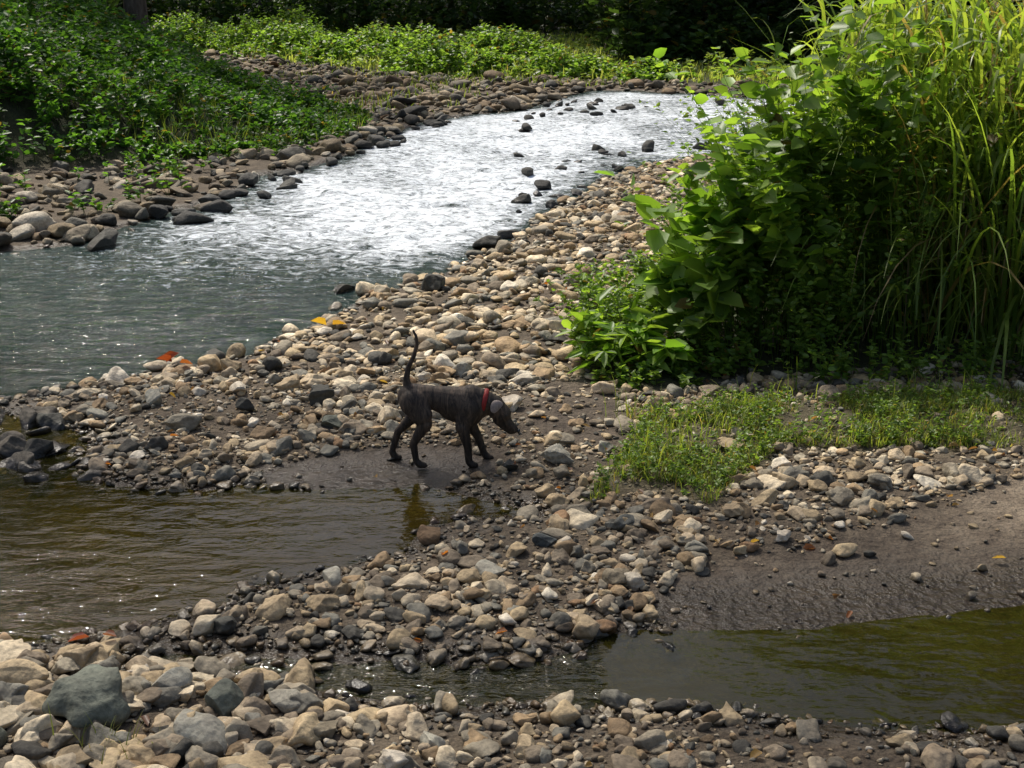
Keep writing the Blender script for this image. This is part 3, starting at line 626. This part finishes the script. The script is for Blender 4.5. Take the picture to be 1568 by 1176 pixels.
def dog_mat():
    m, nt, ns, ls = mat_new('brindle_fur'); p, o = principled(nt, rough=.62, spec=.25)
    tc = N(ns, 'ShaderNodeTexCoord'); mp = N(ns, 'ShaderNodeMapping'); mp.inputs['Scale'].default_value = (22, 5, 6)
    mp.inputs['Rotation'].default_value = (0, .35, 0); ls.new(tc.outputs['Object'], mp.inputs[0])
    n = noise(ns, ls, mp.outputs[0], 1.3, 5, .75); n.inputs['Distortion'].default_value = 1.5
    r = ramp(ns, [(.36, (.020, .016, .013)), (.5, (.056, .042, .031)), (.66, (.14, .098, .066))]); ls.new(n.outputs[0], r.inputs[0])
    se = N(ns, 'ShaderNodeSeparateXYZ'); ls.new(tc.outputs['Object'], se.inputs[0])
    leg = maprange(ns, ls, se.outputs[2], .12, .32, .45, 1)
    cc = N(ns, 'ShaderNodeCombineColor'); [ls.new(leg, cc.inputs[i]) for i in range(3)]
    ls.new(mul(ns, ls, r.outputs[0], cc.outputs[0]), p.inputs[0])
    n2 = noise(ns, ls, tc.outputs['Object'], 200, 3); b = N(ns, 'ShaderNodeBump'); b.inputs['Distance'].default_value = .004; b.inputs['Strength'].default_value = .6
    ls.new(n2.outputs[0], b.inputs['Height']); ls.new(b.outputs[0], p.inputs['Normal']); return m
M_dog = dog_mat()
def simple(name, col, rough=.5, spec=.4, ns_=60):
    m, nt, ns, ls = mat_new(name); p, o = principled(nt, rough=rough, spec=spec)
    tc = N(ns, 'ShaderNodeTexCoord'); n = noise(ns, ls, tc.outputs['Object'], ns_, 3)
    r = ramp(ns, [(.3, tuple(v*.75 for v in col)), (.7, tuple(min(1, v*1.2) for v in col))]); ls.new(n.outputs[0], r.inputs[0]); ls.new(r.outputs[0], p.inputs[0]); return m
DX, DY = -.405, 7.17
dz = float(height(np.array([DX]), np.array([DY]))[0])
dog = empty('dog', (DX, DY, dz-.004))
def bm_obj(bm, name, mat, parent, smooth=True):
    me = bpy.data.meshes.new(name); bm.normal_update(); bm.to_mesh(me); bm.free(); me.materials.append(mat)
    for p in me.polygons: p.use_smooth = smooth
    ob = bpy.data.objects.new(name, me); COL.objects.link(ob); ob.parent = parent; return ob
body = bm_obj(dp.bm, 'body', M_dog, dog)
rm = body.modifiers.new('Remesh', 'REMESH'); rm.mode = 'VOXEL'; rm.voxel_size = .005; rm.use_smooth_shade = True
smo = body.modifiers.new('Smooth', 'SMOOTH'); smo.factor = .6; smo.iterations = 9
def ear(yy, name, mat):
    bm = bmesh.new()
    rows = [[(.305, yy, .438), (.322, yy*1.1, .448), (.347, yy, .438)], [(.285, yy*1.35, .440), (.312, yy*1.6, .450), (.347, yy*1.35, .430)],
            [(.275, yy*1.6, .412), (.302, yy*1.9, .416), (.336, yy*1.65, .404)], [(.292, yy*1.72, .376), (.308, yy*1.8, .370), (.322, yy*1.7, .376)]]
    vs = [[bm.verts.new(hd(p)) for p in r] for r in rows]
    for i in range(3):
        for j in range(2): bm.faces.new((vs[i][j], vs[i][j+1], vs[i+1][j+1], vs[i+1][j]))
    ob = bm_obj(bm, name, mat, dog); so = ob.modifiers.new('Solid', 'SOLIDIFY'); so.thickness = .006; sb = ob.modifiers.new('Sub', 'SUBSURF'); sb.levels = 2; sb.render_levels = 2
M_ear = simple('ear_fur', (.26, .21, .18), .7)
ear(-.044, 'ear_near', M_ear); ear(.044, 'ear_far', M_dog)
def torus(name, c_, axis_, R, rw, rt, mat, sy=.85):
    bm = bmesh.new(); ax = Vector(axis_).normalized(); side = Vector((0, 1, 0)); up = ax.cross(side); n = 40; vs = []
    for i in range(n):
        a = 2*math.pi*i/n; dr = side*math.cos(a)*sy+up*math.sin(a); ctr = Vector(c_)+dr*R
        vs.append([bm.verts.new(ctr+dr*rt*math.cos(b)+ax*rw*math.sin(b)) for b in [k*math.pi/4 for k in range(8)]])
    for i in range(n):
        for k in range(8): bm.faces.new((vs[i][k], vs[i][(k+1) % 8], vs[(i+1) % n][(k+1) % 8], vs[(i+1) % n][k]))
    return bm_obj(bm, name, mat, dog)
M_red = simple('red_webbing', (.26, .016, .012), .6)
torus('collar', (.240, 0, .392), (1, 0, -.25), .075, .014, .006, M_red, .92)
for nm, cpos, r_, cl in [('nose', hd((.498, 0, .302)), .015, (.01, .01, .01)), ('eye_near', hd((.392, -.043, .378)), .008, (.012, .008, .006)), ('eye_far', hd((.392, .043, .378)), .008, (.012, .008, .006))]:
    bm = bmesh.new(); bmesh.ops.create_icosphere(bm, subdivisions=3, radius=r_)
    for v in bm.verts: v.co = Vector((v.co.x*.8, v.co.y*1.1, v.co.z*.85))+Vector(cpos)
    bm_obj(bm, nm, simple(nm+'_mat', cl, .2, .6), dog)

# ------------------------------------------------------------------ light, world, camera
AZ, EL = math.radians(-33), math.radians(55)
S = Vector((math.sin(AZ)*math.cos(EL), math.cos(AZ)*math.cos(EL), math.sin(EL)))
sl = bpy.data.lights.new('sun', 'SUN'); sl.energy = 4.7; sl.angle = math.radians(2.0); sl.color = (1, .945, .85)
so = bpy.data.objects.new('sun', sl); so.rotation_euler = S.to_track_quat('Z', 'Y').to_euler(); so.location = S*60; COL.objects.link(so)
w = bpy.data.worlds.new('World'); scene.world = w; w.use_nodes = True
nt = w.node_tree; bg = nt.nodes['Background']; sk = nt.nodes.new('ShaderNodeTexSky'); sk.sky_type = 'NISHITA'; sk.sun_disc = False
sk.sun_elevation = EL; sk.sun_rotation = AZ; sk.dust_density = 5.0; nt.links.new(sk.outputs[0], bg.inputs[0]); bg.inputs[1].default_value = .15
cam = bpy.data.cameras.new('camera'); cam.lens = 45; cam.sensor_width = 36; cam.clip_end = 1500; cam.clip_start = .05
co = bpy.data.objects.new('camera', cam); co.location = (0, 0, 2.67); co.rotation_euler = (math.radians(90-16.7), 0, 0); COL.objects.link(co)
scene.camera = co
scene.view_settings.view_transform = 'Standard'; scene.view_settings.look = 'None'; scene.view_settings.exposure = 0
